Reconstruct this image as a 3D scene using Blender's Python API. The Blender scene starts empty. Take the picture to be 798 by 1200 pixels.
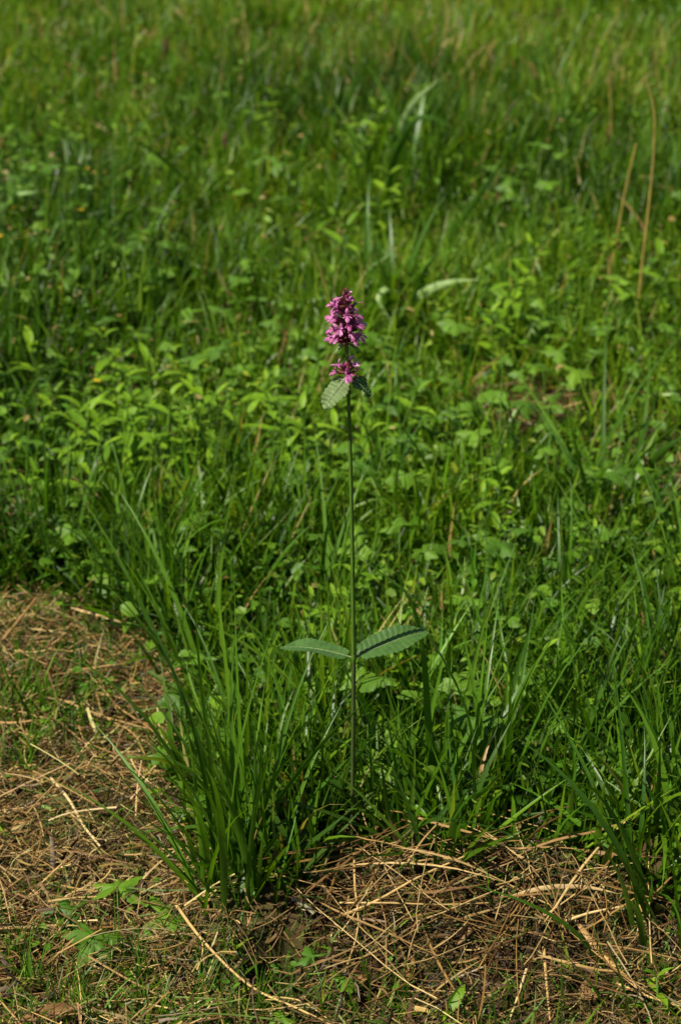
import bpy, math
import numpy as np
from mathutils import Vector, Matrix

# ------------------------------------------------------------------ camera, sky, sun, exposure
SC = bpy.context.scene
CAM_H, PITCH, HALF = 1.177, math.radians(28.0), math.radians(13.5)
cam_d = bpy.data.cameras.new('camera')
cam_d.sensor_fit = 'VERTICAL'; cam_d.sensor_height = 24.0
cam_d.lens = 12.0 / math.tan(HALF)
cam_d.clip_start = 0.05; cam_d.clip_end = 2000.0
cam = bpy.data.objects.new('camera', cam_d); SC.collection.objects.link(cam)
cam.location = (0, 0, CAM_H); cam.rotation_euler = (math.pi/2 - PITCH, 0, 0)
SC.camera = cam
cam_d.dof.use_dof = True
cam_d.dof.focus_distance = 1.72
cam_d.dof.aperture_fstop = 5.3
cam_d.dof.aperture_blades = 7

SUN_EL, SUN_AZ = math.radians(56), math.radians(-118)      # azimuth from +Y, clockwise seen from above
sun_v = Vector((math.cos(SUN_EL)*math.sin(SUN_AZ), math.cos(SUN_EL)*math.cos(SUN_AZ), math.sin(SUN_EL)))
world = bpy.data.worlds.new('World'); SC.world = world; world.use_nodes = True
nt = world.node_tree; nt.nodes.clear()
wo = nt.nodes.new('ShaderNodeOutputWorld'); bg = nt.nodes.new('ShaderNodeBackground')
sky = nt.nodes.new('ShaderNodeTexSky'); sky.sky_type = 'NISHITA'; sky.sun_disc = False
sky.sun_elevation = SUN_EL; sky.sun_rotation = SUN_AZ
bg.inputs['Strength'].default_value = 0.05
nt.links.new(sky.outputs[0], bg.inputs[0]); nt.links.new(bg.outputs[0], wo.inputs[0])
sun_d = bpy.data.lights.new('sun', 'SUN'); sun_d.energy = 5.0; sun_d.angle = math.radians(0.53)
sun_d.color = (1.0, 0.94, 0.80)
sun = bpy.data.objects.new('sun', sun_d); SC.collection.objects.link(sun)
sun.rotation_euler = sun_v.to_track_quat('Z', 'Y').to_euler(); sun.location = (-3, -1, 6)
SC.view_settings.view_transform = 'Standard'; SC.view_settings.look = 'None'
SC.view_settings.exposure = 0.74; SC.view_settings.gamma = 1.0
SC.cycles.max_bounces = 6; SC.cycles.transmission_bounces = 4; SC.cycles.diffuse_bounces = 3
SC.cycles.caustics_reflective = False; SC.cycles.caustics_refractive = False

# ------------------------------------------------------------------ helpers
C = SC.collection
R = np.random.default_rng(11)
FPX = 600.0 / math.tan(HALF)
cp, sp = math.cos(PITCH), math.sin(PITCH)

def hash2(ix, iy, seed):
    h = (ix.astype(np.int64)*374761393 + iy.astype(np.int64)*668265263 + seed*1274126177) & 0xffffffff
    h = ((h ^ (h >> 13)) * 1274126177) & 0xffffffff
    return ((h ^ (h >> 16)) & 0xffff) / 65535.0
def noise(x, y, seed=0):
    x = np.asarray(x, float); y = np.asarray(y, float)
    ix, iy = np.floor(x), np.floor(y); fx, fy = x-ix, y-iy
    fx = fx*fx*(3-2*fx); fy = fy*fy*(3-2*fy)
    a = hash2(ix, iy, seed); b = hash2(ix+1, iy, seed); c = hash2(ix, iy+1, seed); d = hash2(ix+1, iy+1, seed)
    return (a*(1-fx)+b*fx)*(1-fy) + (c*(1-fx)+d*fx)*fy
def sig(v): return 1/(1+np.exp(-np.clip(v, -40, 40)))

def terr(x, y):
    x = np.asarray(x, float); y = np.asarray(y, float)
    far = np.exp(-np.maximum(np.hypot(x, y)-6, 0)/6)
    z = 0.030*(noise(x*1.7, y*1.7, 1)-.5) + 0.020*(noise(x*6, y*6, 2)-.5)*far + 0.010*(noise(x*17, y*17, 3)-.5)*far + .022*(noise(x*22, y*22, 6)-.5)*sig((1.6-y)/.03)
    yc = 1.462 + 0.03*(noise(x*5, 0*x, 4)-.5)
    z = z + 0.056*np.exp(-((y-yc)/0.058)**2)*sig((x+0.10)/0.03)*(0.75+0.5*noise(x*11, y*11, 5))*sig((1.3-x)/.1)
    z = z - 0.060*np.exp(-(((x+0.048)/0.030)**2 + ((y-1.392)/0.026)**2)**3)
    return z
def ray(px, py):
    u, v = (px-399.0)/FPX, (600.0-py)/FPX
    return np.array([u, cp + v*sp, -sp + v*cp])
def gp(px, py, h=0.0):                      # where a sight line meets the ground
    d = ray(px, py); z = 0.0
    for _ in range(12):
        t = (z-CAM_H)/d[2]; p = d*t; z = .5*z + .5*(float(terr(p[0], p[1])) + h)
    t = (z-CAM_H)/d[2]
    return np.array([d[0]*t, d[1]*t, z])
def at(px, py, Y):                          # a point at depth Y
    d = ray(px, py); t = Y/d[1]
    return np.array([d[0]*t, Y, CAM_H + d[2]*t])
def proj(x, y, z=0.0):
    dz = z-CAM_H; f = y*cp - dz*sp; v = y*sp + dz*cp
    f = np.maximum(f, .05)
    return 399 + FPX*x/f, 600 - FPX*v/f
def inpoly(px, py, poly):
    r = np.zeros(np.shape(px), bool); n = len(poly)
    for i in range(n):
        x0, y0 = poly[i]; x1, y1 = poly[(i+1) % n]
        if y0 == y1: continue
        r ^= ((y0 > py) != (y1 > py)) & (px < (x1-x0)*(py-y0)/(y1-y0) + x0)
    return r

MOWN = [(-900,672),(-100,690),(0,692),(90,700),(170,738),(232,800),(212,890),(206,955),(255,1040),(300,1052),
        (360,1034),(440,1020),(520,1000),(590,986),(660,1005),(730,1035),(800,1085),(1000,1100),(1700,1120),(1700,2600),(-900,2600)]
def mown(x, y):
    px, py = proj(x, y, terr(x, y)+.010)
    px = px + 46*(noise(x*24, y*24, 21)-.5) + 22*(noise(x*70, y*70, 22)-.5); py = py + 34*(noise(x*24, y*24, 23)-.5) + 16*(noise(x*70, y*70, 24)-.5)
    return inpoly(px, py, MOWN)
def ell(px, py, cx, cy, rx, ry): return np.exp(-(((px-cx)/rx)**2 + ((py-cy)/ry)**2))
def sparse(px, py):                         # thin spots in the sward, where litter and soil show
    return np.clip(1.15*ell(px,py,620,500,85,36)+1.15*ell(px,py,785,575,50,36)+ell(px,py,275,410,40,16)*.8+ell(px,py,30,320,50,16)*.7
                   +ell(px,py,520,470,60,20)*.3+ell(px,py,250,540,40,20)*.7+ell(px,py,15,600,40,40)*.8, 0, 1)
def leafy(px, py):                          # where broad-leaved herbs outnumber the grass
    return np.clip(ell(px,py,630,400,110,55)+ell(px,py,110,540,170,70)+ell(px,py,330,500,110,55)+ell(px,py,90,380,130,60)*.8
                   +ell(px,py,60,240,110,60)*.7+ell(px,py,700,880,70,40)*.8+ell(px,py,470,580,60,40)*.7+ell(px,py,420,860,60,60)*.5
                   +ell(px,py,150,660,90,40)*.7+ell(px,py,560,560,120,45)*.6+ell(px,py,740,460,70,40)*.6+ell(px,py,650,700,60,60)*.4, 0, 1)

def link(o, parent=None):
    C.objects.link(o)
    if parent is not None: o.parent = parent
    return o
def tag(o, label, cat=None, group=None, kind=None):
    o['label'] = label
    if cat: o['category'] = cat
    if group: o['group'] = group
    if kind: o['kind'] = kind
    return o
def empty(name, loc, label, cat, group=None):
    o = bpy.data.objects.new(name, None); o.empty_display_size = .02; C.objects.link(o)
    o.location = Vector(loc); return tag(o, label, cat, group)
def mesh_np(name, V, F, mats, col=None, smooth=True, mi=None):
    me = bpy.data.meshes.new(name)
    V = np.ascontiguousarray(V, dtype=np.float32).reshape(-1, 3); F = np.ascontiguousarray(F, dtype=np.int32)
    n, k = F.shape
    me.vertices.add(len(V)); me.vertices.foreach_set('co', V.ravel())
    me.loops.add(n*k); me.loops.foreach_set('vertex_index', F.ravel())
    me.polygons.add(n); me.polygons.foreach_set('loop_start', np.arange(0, n*k, k, dtype=np.int32))
    me.update(calc_edges=True)
    if smooth: me.polygons.foreach_set('use_smooth', np.ones(n, bool))
    if mi is not None: me.polygons.foreach_set('material_index', np.asarray(mi, np.int32))
    if col is not None:
        c = np.ones((len(V), 4), np.float32); c[:, :3] = np.asarray(col, np.float32).reshape(-1, 3)
        a = me.attributes.new('col', 'FLOAT_COLOR', 'POINT'); a.data.foreach_set('color', c.ravel())
    for m in (mats if isinstance(mats, (list, tuple)) else [mats]): me.materials.append(m)
    return me
def obj(name, me, parent=None):
    return link(bpy.data.objects.new(name, me), parent)
def mesh_py(name, V, F, mats, mi=None, smooth=True):
    me = bpy.data.meshes.new(name); me.from_pydata([tuple(map(float, v)) for v in V], [], F)
    for m in (mats if isinstance(mats, (list, tuple)) else [mats]): me.materials.append(m)
    me.polygons.foreach_set('use_smooth', [smooth]*len(F))
    if mi is not None: me.polygons.foreach_set('material_index', mi)
    me.update(); return me

# ------------------------------------------------------------------ materials
def new_mat(name):
    m = bpy.data.materials.new(name); m.use_nodes = True; t = m.node_tree; t.nodes.clear()
    return m, t, t.nodes.new, t.links.new
def leaf_mat(name, color=None, attr=None, rough=.42, spec=.4, trans=.38, tint=(1.4, 1.4, .30), vary=.25, scale=90, bump=.0, ramp=None, vein=0):
    m, t, N, L = new_mat(name)
    out = N('ShaderNodeOutputMaterial'); pb = N('ShaderNodeBsdfPrincipled'); tr = N('ShaderNodeBsdfTranslucent'); mx = N('ShaderNodeMixShader')
    pb.inputs['Roughness'].default_value = rough; pb.inputs['Specular IOR Level'].default_value = spec
    mx.inputs[0].default_value = trans
    if attr:
        a = N('ShaderNodeAttribute'); a.attribute_name = attr; src = a.outputs['Color']
    elif ramp:
        oi = N('ShaderNodeObjectInfo'); cr = N('ShaderNodeValToRGB'); L(oi.outputs['Random'], cr.inputs[0])
        e = cr.color_ramp.elements
        for i, c in enumerate(ramp):
            if i < 2: el = e[i]; el.position = i/(len(ramp)-1)
            else: el = e.new(i/(len(ramp)-1))
        for i, c in enumerate(ramp): e[i].position = i/(len(ramp)-1); e[i].color = (*c, 1)
        src = cr.outputs[0]
    else:
        rg = N('ShaderNodeRGB'); rg.outputs[0].default_value = (*color, 1); src = rg.outputs[0]
    tc = N('ShaderNodeTexCoord'); nz = N('ShaderNodeTexNoise'); nz.inputs['Scale'].default_value = scale; nz.inputs['Detail'].default_value = 3
    L(tc.outputs['Object'], nz.inputs['Vector'])
    mr = N('ShaderNodeMapRange'); mr.inputs[1].default_value = .25; mr.inputs[2].default_value = .75
    mr.inputs[3].default_value = 1-vary; mr.inputs[4].default_value = 1+vary; L(nz.outputs[0], mr.inputs[0])
    vm = N('ShaderNodeVectorMath'); vm.operation = 'MULTIPLY'; L(src, vm.inputs[0]); L(mr.outputs[0], vm.inputs[1])
    L(vm.outputs[0], pb.inputs['Base Color'])
    v2 = N('ShaderNodeVectorMath'); v2.operation = 'MULTIPLY'; L(vm.outputs[0], v2.inputs[0]); v2.inputs[1].default_value = tint
    L(v2.outputs[0], tr.inputs['Color'])
    if bump:
        b = N('ShaderNodeBump'); b.inputs['Strength'].default_value = bump; b.inputs['Distance'].default_value = .001
        n2 = N('ShaderNodeTexNoise'); n2.inputs['Scale'].default_value = scale*6; n2.inputs['Detail'].default_value = 4
        L(tc.outputs['Object'], n2.inputs['Vector']); L(n2.outputs[0], b.inputs['Height']); L(b.outputs[0], pb.inputs['Normal'])
    L(pb.outputs[0], mx.inputs[1]); L(tr.outputs[0], mx.inputs[2]); L(mx.outputs[0], out.inputs[0])
    return m
def ground_mat():
    m, t, N, L = new_mat('soil_and_litter')
    out = N('ShaderNodeOutputMaterial'); pb = N('ShaderNodeBsdfPrincipled'); pb.inputs['Roughness'].default_value = .95; pb.inputs['Specular IOR Level'].default_value = .1
    tc = N('ShaderNodeTexCoord')
    n1 = N('ShaderNodeTexNoise'); n1.inputs['Scale'].default_value = 40; n1.inputs['Detail'].default_value = 8
    n2 = N('ShaderNodeTexNoise'); n2.inputs['Scale'].default_value = 5; n2.inputs['Detail'].default_value = 5
    L(tc.outputs['Object'], n1.inputs['Vector']); L(tc.outputs['Object'], n2.inputs['Vector'])
    c1 = N('ShaderNodeValToRGB'); e = c1.color_ramp.elements
    e[0].position = .3; e[0].color = (.018, .010, .005, 1); e[1].position = .75; e[1].color = (.080, .048, .020, 1); L(n1.outputs[0], c1.inputs[0])
    c2 = N('ShaderNodeValToRGB'); e = c2.color_ramp.elements
    e[0].position = .45; e[0].color = (0, 0, 0, 1); e[1].position = .65; e[1].color = (1, 1, 1, 1); L(n2.outputs[0], c2.inputs[0])
    mxx = N('ShaderNodeMix'); mxx.data_type = 'RGBA'; L(c2.outputs[0], mxx.inputs[0]); L(c1.outputs[0], mxx.inputs[6]); mxx.inputs[7].default_value = (.035, .055, .012, 1)
    # beyond the modelled sward the meadow reads as one green cover
    sx = N('ShaderNodeSeparateXYZ'); L(tc.outputs['Object'], sx.inputs[0])
    ln = N('ShaderNodeVectorMath'); ln.operation = 'LENGTH'; L(tc.outputs['Object'], ln.inputs[0])
    mr = N('ShaderNodeMapRange'); mr.inputs[1].default_value = 7; mr.inputs[2].default_value = 12; L(ln.outputs['Value'], mr.inputs[0])
    m2 = N('ShaderNodeMix'); m2.data_type = 'RGBA'; L(mr.outputs[0], m2.inputs[0]); L(mxx.outputs[2], m2.inputs[6])
    c3 = N('ShaderNodeValToRGB'); e = c3.color_ramp.elements
    e[0].position = .35; e[0].color = (.03, .06, .01, 1); e[1].position = .7; e[1].color = (.07, .12, .02, 1); L(n1.outputs[0], c3.inputs[0]); L(c3.outputs[0], m2.inputs[7])
    L(m2.outputs[2], pb.inputs['Base Color'])
    b = N('ShaderNodeBump'); b.inputs['Strength'].default_value = .8; b.inputs['Distance'].default_value = .01; L(n1.outputs[0], b.inputs['Height']); L(b.outputs[0], pb.inputs['Normal'])
    L(pb.outputs[0], out.inputs[0]); return m
M = {}
M['grass'] = leaf_mat('grass_blade', attr='col', rough=.40, spec=.36, trans=.40, vary=.12, scale=60)
M['straw'] = leaf_mat('dry_straw', attr='col', rough=.6, spec=.25, trans=.12, tint=(1.1, .9, .6), vary=.25, scale=120)
M['straw_one'] = leaf_mat('dry_stalk', ramp=[(.20,.11,.035),(.32,.19,.06),(.42,.28,.10),(.52,.40,.19),(.26,.13,.04)], rough=.55, spec=.3, trans=.08, tint=(1.1,.9,.6), vary=.28, scale=150)
M['herb'] = leaf_mat('herb_leaf', ramp=[(.055,.130,.008),(.085,.185,.010),(.120,.24,.013),(.068,.160,.014),(.155,.28,.016)], rough=.52, spec=.3, trans=.40, vary=.18, scale=130, bump=.25)
M['cover'] = leaf_mat('ground_cover_leaf', attr='col', rough=.5, spec=.35, trans=.36, vary=.15, scale=130)
M['lime'] = leaf_mat('young_leaf', ramp=[(.11,.22,.008),(.155,.29,.010),(.20,.34,.014),(.085,.19,.008)], rough=.48, spec=.3, trans=.42, vary=.18, scale=110, bump=.2)
M['blade'] = leaf_mat('tuft_blade', ramp=[(.040,.108,.007),(.062,.150,.008),(.092,.20,.010),(.052,.130,.010),(.125,.24,.012)], rough=.38, spec=.42, trans=.40, vary=.15, scale=70)
M['pale_blade'] = leaf_mat('pale_blade', ramp=[(.26,.40,.11),(.36,.48,.20),(.20,.36,.08)], rough=.45, spec=.4, trans=.3, vary=.15, scale=70)
M['stem'] = leaf_mat('stem_green', color=(.070,.140,.014), rough=.55, spec=.3, trans=.08, vary=.3, scale=60)
M['stem_dark'] = leaf_mat('stem_base', color=(.050,.075,.016), rough=.6, spec=.3, trans=.05, vary=.3, scale=60)
M['betony'] = leaf_mat('betony_leaf', color=(.056,.122,.026), rough=.45, spec=.30, trans=.28, tint=(1.2,1.4,.5), vary=.22, scale=150, bump=.35)
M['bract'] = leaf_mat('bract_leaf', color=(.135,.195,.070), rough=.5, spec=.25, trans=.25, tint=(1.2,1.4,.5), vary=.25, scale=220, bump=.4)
M['petal'] = leaf_mat('petal', ramp=[(.34,.07,.22),(.44,.11,.30),(.66,.32,.52),(.40,.09,.25),(.55,.20,.42)], rough=.5, spec=.3, trans=.35, tint=(1.1,.8,1.1), vary=.3, scale=300)
M['calyx'] = leaf_mat('calyx', ramp=[(.16,.035,.055),(.22,.06,.07),(.13,.06,.035)], rough=.6, spec=.25, trans=.15, tint=(1.2,.8,.8), vary=.3, scale=400)
M['yellow'] = leaf_mat('yellow_petal', color=(.70,.45,.02), rough=.4, spec=.4, trans=.25, tint=(1,1,.5), vary=.1)
M['brown'] = leaf_mat('dead_leaf', ramp=[(.22,.12,.045),(.17,.09,.04),(.30,.15,.05)], rough=.75, spec=.2, trans=.12, tint=(1.2,.9,.6), vary=.35, scale=90, bump=.5)
M['seed'] = leaf_mat('seed_head', color=(.10,.065,.035), rough=.8, spec=.15, trans=.05, tint=(1,1,1), vary=.4, scale=400, bump=.6)
M['ground'] = ground_mat()

# ------------------------------------------------------------------ ground sheet
def graded(lo, hi, step, far, sgn_lo=True):
    a = np.arange(lo, hi+1e-6, step); out = [a]; s = step; e = []; p = hi
    while p < far: s *= 1.35; p += s; e.append(p)
    out.append(np.array(e)); s = step; e = []; p = lo
    while p > -far: s *= 1.35; p -= s; e.append(p)
    return np.concatenate([np.array(e)[::-1]] + out)
gx, gy = graded(-.75, .75, .008, 400), graded(1.1, 2.2, .008, 400)
XX, YY = np.meshgrid(gx, gy); ZZ = terr(XX, YY)
nx, ny = len(gx), len(gy); ii = (np.arange(ny-1)[:, None]*nx + np.arange(nx-1)[None, :]).ravel()
g = obj('ground', mesh_np('ground', np.stack([XX, YY, ZZ], -1), np.stack([ii, ii+1, ii+nx+1, ii+nx], -1), M['ground']))
tag(g, 'dark soil and litter under the meadow grass', 'ground', kind='structure')

# ------------------------------------------------------------------ strands: blades of grass and straws, many at a time
def strand_arrays(P, T, S, W, fold, cols):
    """P (N,k,3) centre line, S (N,k,3) side vectors, T unused; W (N,k) half widths; three verts across with a folded keel."""
    N, k, _ = P.shape
    tang = np.gradient(P, axis=1); tang /= np.linalg.norm(tang, axis=2, keepdims=True)+1e-9
    nrm = np.cross(tang, S)
    A = P + S*W[..., None]; B = P - S*W[..., None]; Cc = P - nrm*(W*fold[:, None])[..., None]
    V = np.stack([A, Cc, B], 2).reshape(N*k*3, 3)
    base = (np.arange(N)[:, None]*k + np.arange(k-1)[None, :])*3
    q = base.ravel()
    F = np.concatenate([np.stack([q, q+1, q+4, q+3], -1), np.stack([q+1, q+2, q+5, q+4], -1)])
    col = np.repeat(cols, k*3, axis=0) if cols.ndim == 2 else np.repeat(cols.reshape(N*k, 3), 3, axis=0)
    return V, F, col
def grass_lines(x, y, L, az, th0, bend, swirl, roll, twist, k, z0=-.006):
    N = len(x); t = np.linspace(0, 1, k)[None, :]
    th = th0[:, None] + bend[:, None]*t**1.4
    a = az[:, None] + swirl[:, None]*t
    T = np.stack([np.sin(th)*np.cos(a), np.sin(th)*np.sin(a), np.cos(th)], -1)
    d = T*(L/(k-1))[:, None, None]
    P = np.zeros((N, k, 3)); P[:, 1:] = np.cumsum(.5*(d[:, 1:]+d[:, :-1]), 1)
    P[..., 0] += x[:, None]; P[..., 1] += y[:, None]; P[..., 2] += (terr(x, y)+z0)[:, None]
    zt = terr(P[..., 0], P[..., 1]) + .004; P[..., 2] = np.where(t > .15, np.maximum(P[..., 2], zt), P[..., 2])
    S = np.stack([-np.sin(a), np.cos(a), 0*a], -1); Nn = np.cross(T, S)
    psi = roll[:, None] + twist[:, None]*t
    S = S*np.cos(psi)[..., None] + Nn*np.sin(psi)[..., None]
    return P, T, S
def wprof(k, tip=1.8):
    t = np.linspace(0, 1, k); w = (1 - t**tip)*(.62+.38*np.minimum(1, t*3.0)); w[-1] = .03; return w
PAL = np.array([[.026,.068,.004],[.045,.110,.005],[.073,.160,.006],[.108,.212,.008],[.155,.262,.010],[.21,.29,.018],[.36,.26,.09]])
def pick(N, x, y, lo=None, warm=.0):
    """colour of each blade: drifts over the meadow, scatters from blade to blade"""
    v = R.normal(0, 1.15, N) + 2.6*(noise(x*2.2, y*2.2, 31)-.5) + 1.6*(noise(x*9, y*9, 32)-.5) + 1.9 + warm
    dry = R.random(N) < .025 + .10*np.clip(warm, 0, 1)*(y > 2.4)
    v = np.clip(v, 0, 4.999); i = v.astype(int); f = (v-i)[:, None]
    c = PAL[i]*(1-f) + PAL[i+1]*f; c[dry] = PAL[6]*R.uniform(.7, 1.2, (dry.sum(), 1))
    return c*R.uniform(.85, 1.15, (N, 3))
def scatter(n, x0, x1, y0, y1, dens):
    x = R.uniform(x0, x1, n); y = R.uniform(y0, y1, n); k = R.random(n) < dens(x, y); return x[k], y[k]

STX, STY = gp(412, 1008)[:2]
def tall_dens(x, y):
    px, py = proj(x, y)
    d = (.45+.75*noise(x*13, y*13, 41))*(.7+.5*noise(x*40, y*40, 42))
    d = d*(1-.88*sparse(px, py))*(1-.30*leafy(px, py))
    d = np.where(mown(x, y), 0.0, d)
    return np.where((np.hypot(x-STX, y-STY) < .012) | ((np.abs(x-STX) < .030) & (y < STY+.004) & (y > STY-.14)), 0, d)
def meadow(name, label, n, box, k, hgt, wid, cut=None, fold=.45, warm=None, dens=tall_dens, lean=(.15, .50)):
    x, y = scatter(n, *box, dens)
    if cut is not None:
        q = cut(x, y); x, y = x[q], y[q]
    N = len(x); px, py = proj(x, y)
    hs = hgt(px, py)*(1-.55*sparse(px, py))*(.55+.9*noise(x*7, y*7, 43))*R.uniform(.55, 1.25, N)
    az = R.uniform(0, 2*math.pi, N)
    th0 = np.abs(R.normal(lean[0], lean[1], N)); bend = np.abs(R.normal(.25, .5, N))
    P, T, S = grass_lines(x, y, hs, az, th0, bend, R.normal(0, .5, N), R.normal(0, .55, N), R.normal(0, .8, N), k)
    W = (wid(px, py)*R.uniform(.55, 1.35, N)*.5)[:, None]*wprof(k)[None, :]
    w = warm(px, py) if warm is not None else 0.0
    V, F, col = strand_arrays(P, T, S, W, R.uniform(.1, fold, N), pick(N, x, y, warm=w))
    o = obj(name, mesh_np(name, V, F, M['grass'], col)); tag(o, label, 'grass', kind='stuff')
    return N
h_near = lambda px, py: np.interp(py, [420, 560, 650, 800, 1000], [.085, .095, .115, .125, .125])
h_far = lambda px, py: np.interp(py, [-200, 0, 200, 420, 560], [.075, .08, .09, .10, .095])*np.where(ell(px,py,470,150,110,120) > .4, 1.25, 1)
warm_far = lambda px, py: 1.1*ell(px,py,480,30,330,90) + .7*ell(px,py,720,130,130,70) + .4*ell(px,py,200,60,250,90) - .9*ell(px,py,760,10,160,45)
n1 = meadow('near_grass', 'dense knee-high green grass around the foot of the flowering plant', 17000, (-.62, .62, 1.42, 2.15), 7, h_near, lambda px, py: .0060+0*px)
n2 = meadow('meadow_grass', 'green meadow grass spreading away behind the flowering plant', 115000, (-1.25, 1.25, 2.15, 5.0), 5, h_far, lambda px, py: np.interp(py, [0, 400], [.0052, .0052]), warm=warm_far,
            cut=lambda x, y: np.abs(x) < .32*y)
n3 = meadow('outer_grass', 'meadow grass beyond the edges of the view', 40000, (-3.4, 3.4, 1.3, 8.5), 4, h_far, lambda px, py: .0065+0*px, warm=warm_far,
            cut=lambda x, y: ~((np.abs(x) < .32*y) & (y > 2.15) & (y < 5.0)) & ~((np.abs(x) < .62) & (y < 2.15)))

# short regrowth in the mown strip
def regrow(x, y):
    px, py = proj(x, y)
    d = .20 + 1.2*ell(px,py,160,1185,300,70) + .9*ell(px,py,60,830,110,70) + .9*ell(px,py,450,1195,110,40) + .5*ell(px,py,760,1180,60,60) + .25*ell(px,py,60,730,120,30)
    d = np.where(px < -40, .5, d); d = np.where(px > 840, .6, d)
    d = d*(noise(x*30, y*30, 51) > .38)*(.4+.8*noise(x*80, y*80, 52))
    return np.where(mown(x, y), np.clip(d, 0, 1), 0)
meadow('short_grass', 'thin short green grass growing back through the dry mown patch', 70000, (-1.2, 1.2, 1.05, 2.05), 5, lambda px, py: .055+0*px, lambda px, py: .0030+0*px,
       dens=regrow, lean=(.5, .5), warm=lambda px, py: .5+0*px)

# ------------------------------------------------------------------ dry cut grass lying in the mown strip
SP = np.array([[.026,.014,.006],[.065,.036,.012],[.135,.077,.024],[.23,.140,.043],[.36,.24,.080],[.52,.39,.16],[.18,.14,.08]])
def lying_lines(x, y, L, az, curve, lift, tilt, k):
    N = len(x); s = np.linspace(-.5, .5, k)[None, :]*L[:, None]
    a = az[:, None] + curve[:, None]*np.linspace(-.5, .5, k)[None, :]
    d = np.stack([np.cos(a), np.sin(a)], -1)*(L/(k-1))[:, None, None]
    xy = np.cumsum(d, 1); xy -= xy[:, k//2:k//2+1]
    X = x[:, None]+xy[..., 0]; Y = y[:, None]+xy[..., 1]
    zg = terr(X, Y)
    zs = zg.mean(1, keepdims=True)*.6 + .4*zg
    z = np.maximum(zs + lift[:, None] + tilt[:, None]*s, zg+.0015)
    return np.stack([X, Y, z], -1)
def straw_mass(name, label, n, box, dens, Lr, Wr, liftmax, k=5, tiltsd=.28, dark=0.0):
    x, y = scatter(n, *box, dens); N = len(x); px, py = proj(x, y); leftp = sig((250-px)/40)
    L = np.exp(R.uniform(math.log(Lr[0]), math.log(Lr[1]), N)); az = np.where(R.random(N) < .6, R.normal(.25, .8, N), R.uniform(0, 6.283, N))
    lf = liftmax*R.random(N)**1.4
    P = lying_lines(x, y, L, az, R.normal(0, .6 if Lr[1] > .1 else .9, N), lf, R.normal(0, tiltsd, N), k)
    T = np.gradient(P, axis=1); T /= np.linalg.norm(T, axis=2, keepdims=True)
    S = np.cross(T, np.array([0, 0, 1.])); S /= np.linalg.norm(S, axis=2, keepdims=True)+1e-9
    Nn = np.cross(S, T); ps = R.normal(0, .8, N)[:, None, None]; S = S*np.cos(ps)+Nn*np.sin(ps)
    W = (R.uniform(*Wr, N)*.5)[:, None]*np.linspace(1, .7, k)[None, :]
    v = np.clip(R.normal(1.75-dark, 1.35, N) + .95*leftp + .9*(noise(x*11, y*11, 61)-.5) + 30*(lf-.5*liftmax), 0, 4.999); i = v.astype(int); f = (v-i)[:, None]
    col = SP[i]*(1-f)+SP[i+1]*f; gr = R.random(N) < .10; col[gr] = SP[6]*R.uniform(.6, 1.2, (gr.sum(), 1))
    green = R.random(N) < .09; col[green] = np.array([.085, .13, .02])*R.uniform(.7, 1.3, (green.sum(), 1))
    V, F, c = strand_arrays(P, T, S, W, R.uniform(.2, .9, N), col*R.uniform(.88, 1.12, (N, 3)))
    o = obj(name, mesh_np(name, V, F, M['straw'], c)); tag(o, label, 'dry grass', kind='stuff'); return N
def thatch_d(x, y):
    px, py = proj(x, y); m = mown(x, y)
    d = .60+.40*noise(x*16, y*16, 62)
    d = d*(1-.45*ell(px,py,60,830,100,60))*(1-.35*ell(px,py,150,1180,260,35))
    d = d*(1-.72*np.exp(-(((x+.048)/.034)**2+((y-1.392)/.028)**2)**2))
    return np.where(m, d, 0)
straw_mass('thatch', 'matted dry brown thatch covering the mown ground', 125000, (-1.1, 1.1, 1.05, 2.05), thatch_d, (.008, .055), (.0005, .0017), .026, tiltsd=.5, dark=.15)
straw_mass('cut_grass_litter', 'tangled tan stalks of cut grass heaped before the tall grass', 5200, (-1.0, 1.0, 1.1, 2.0), thatch_d, (.04, .12), (.0007, .0018), .036, k=6, tiltsd=.16, dark=-.1)
straw_mass('leaf_scraps', 'crumpled brown scraps of dead leaf in the cut grass', 5200, (-1.0, 1.0, 1.1, 2.0), thatch_d, (.010, .035), (.002, .0045), .028, k=6, tiltsd=.6, dark=1.1)
def litter_d(x, y):
    px, py = proj(x, y); return np.where(mown(x, y), 0, .2+1.0*sparse(px, py))*(np.abs(x) < .36*y)
straw_mass('dead_grass_litter', 'brown dead grass lying between the green blades', 34000, (-1.3, 1.3, 1.5, 4.6), litter_d, (.03, .12), (.0012, .003), .03, k=4, dark=.2)

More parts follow.
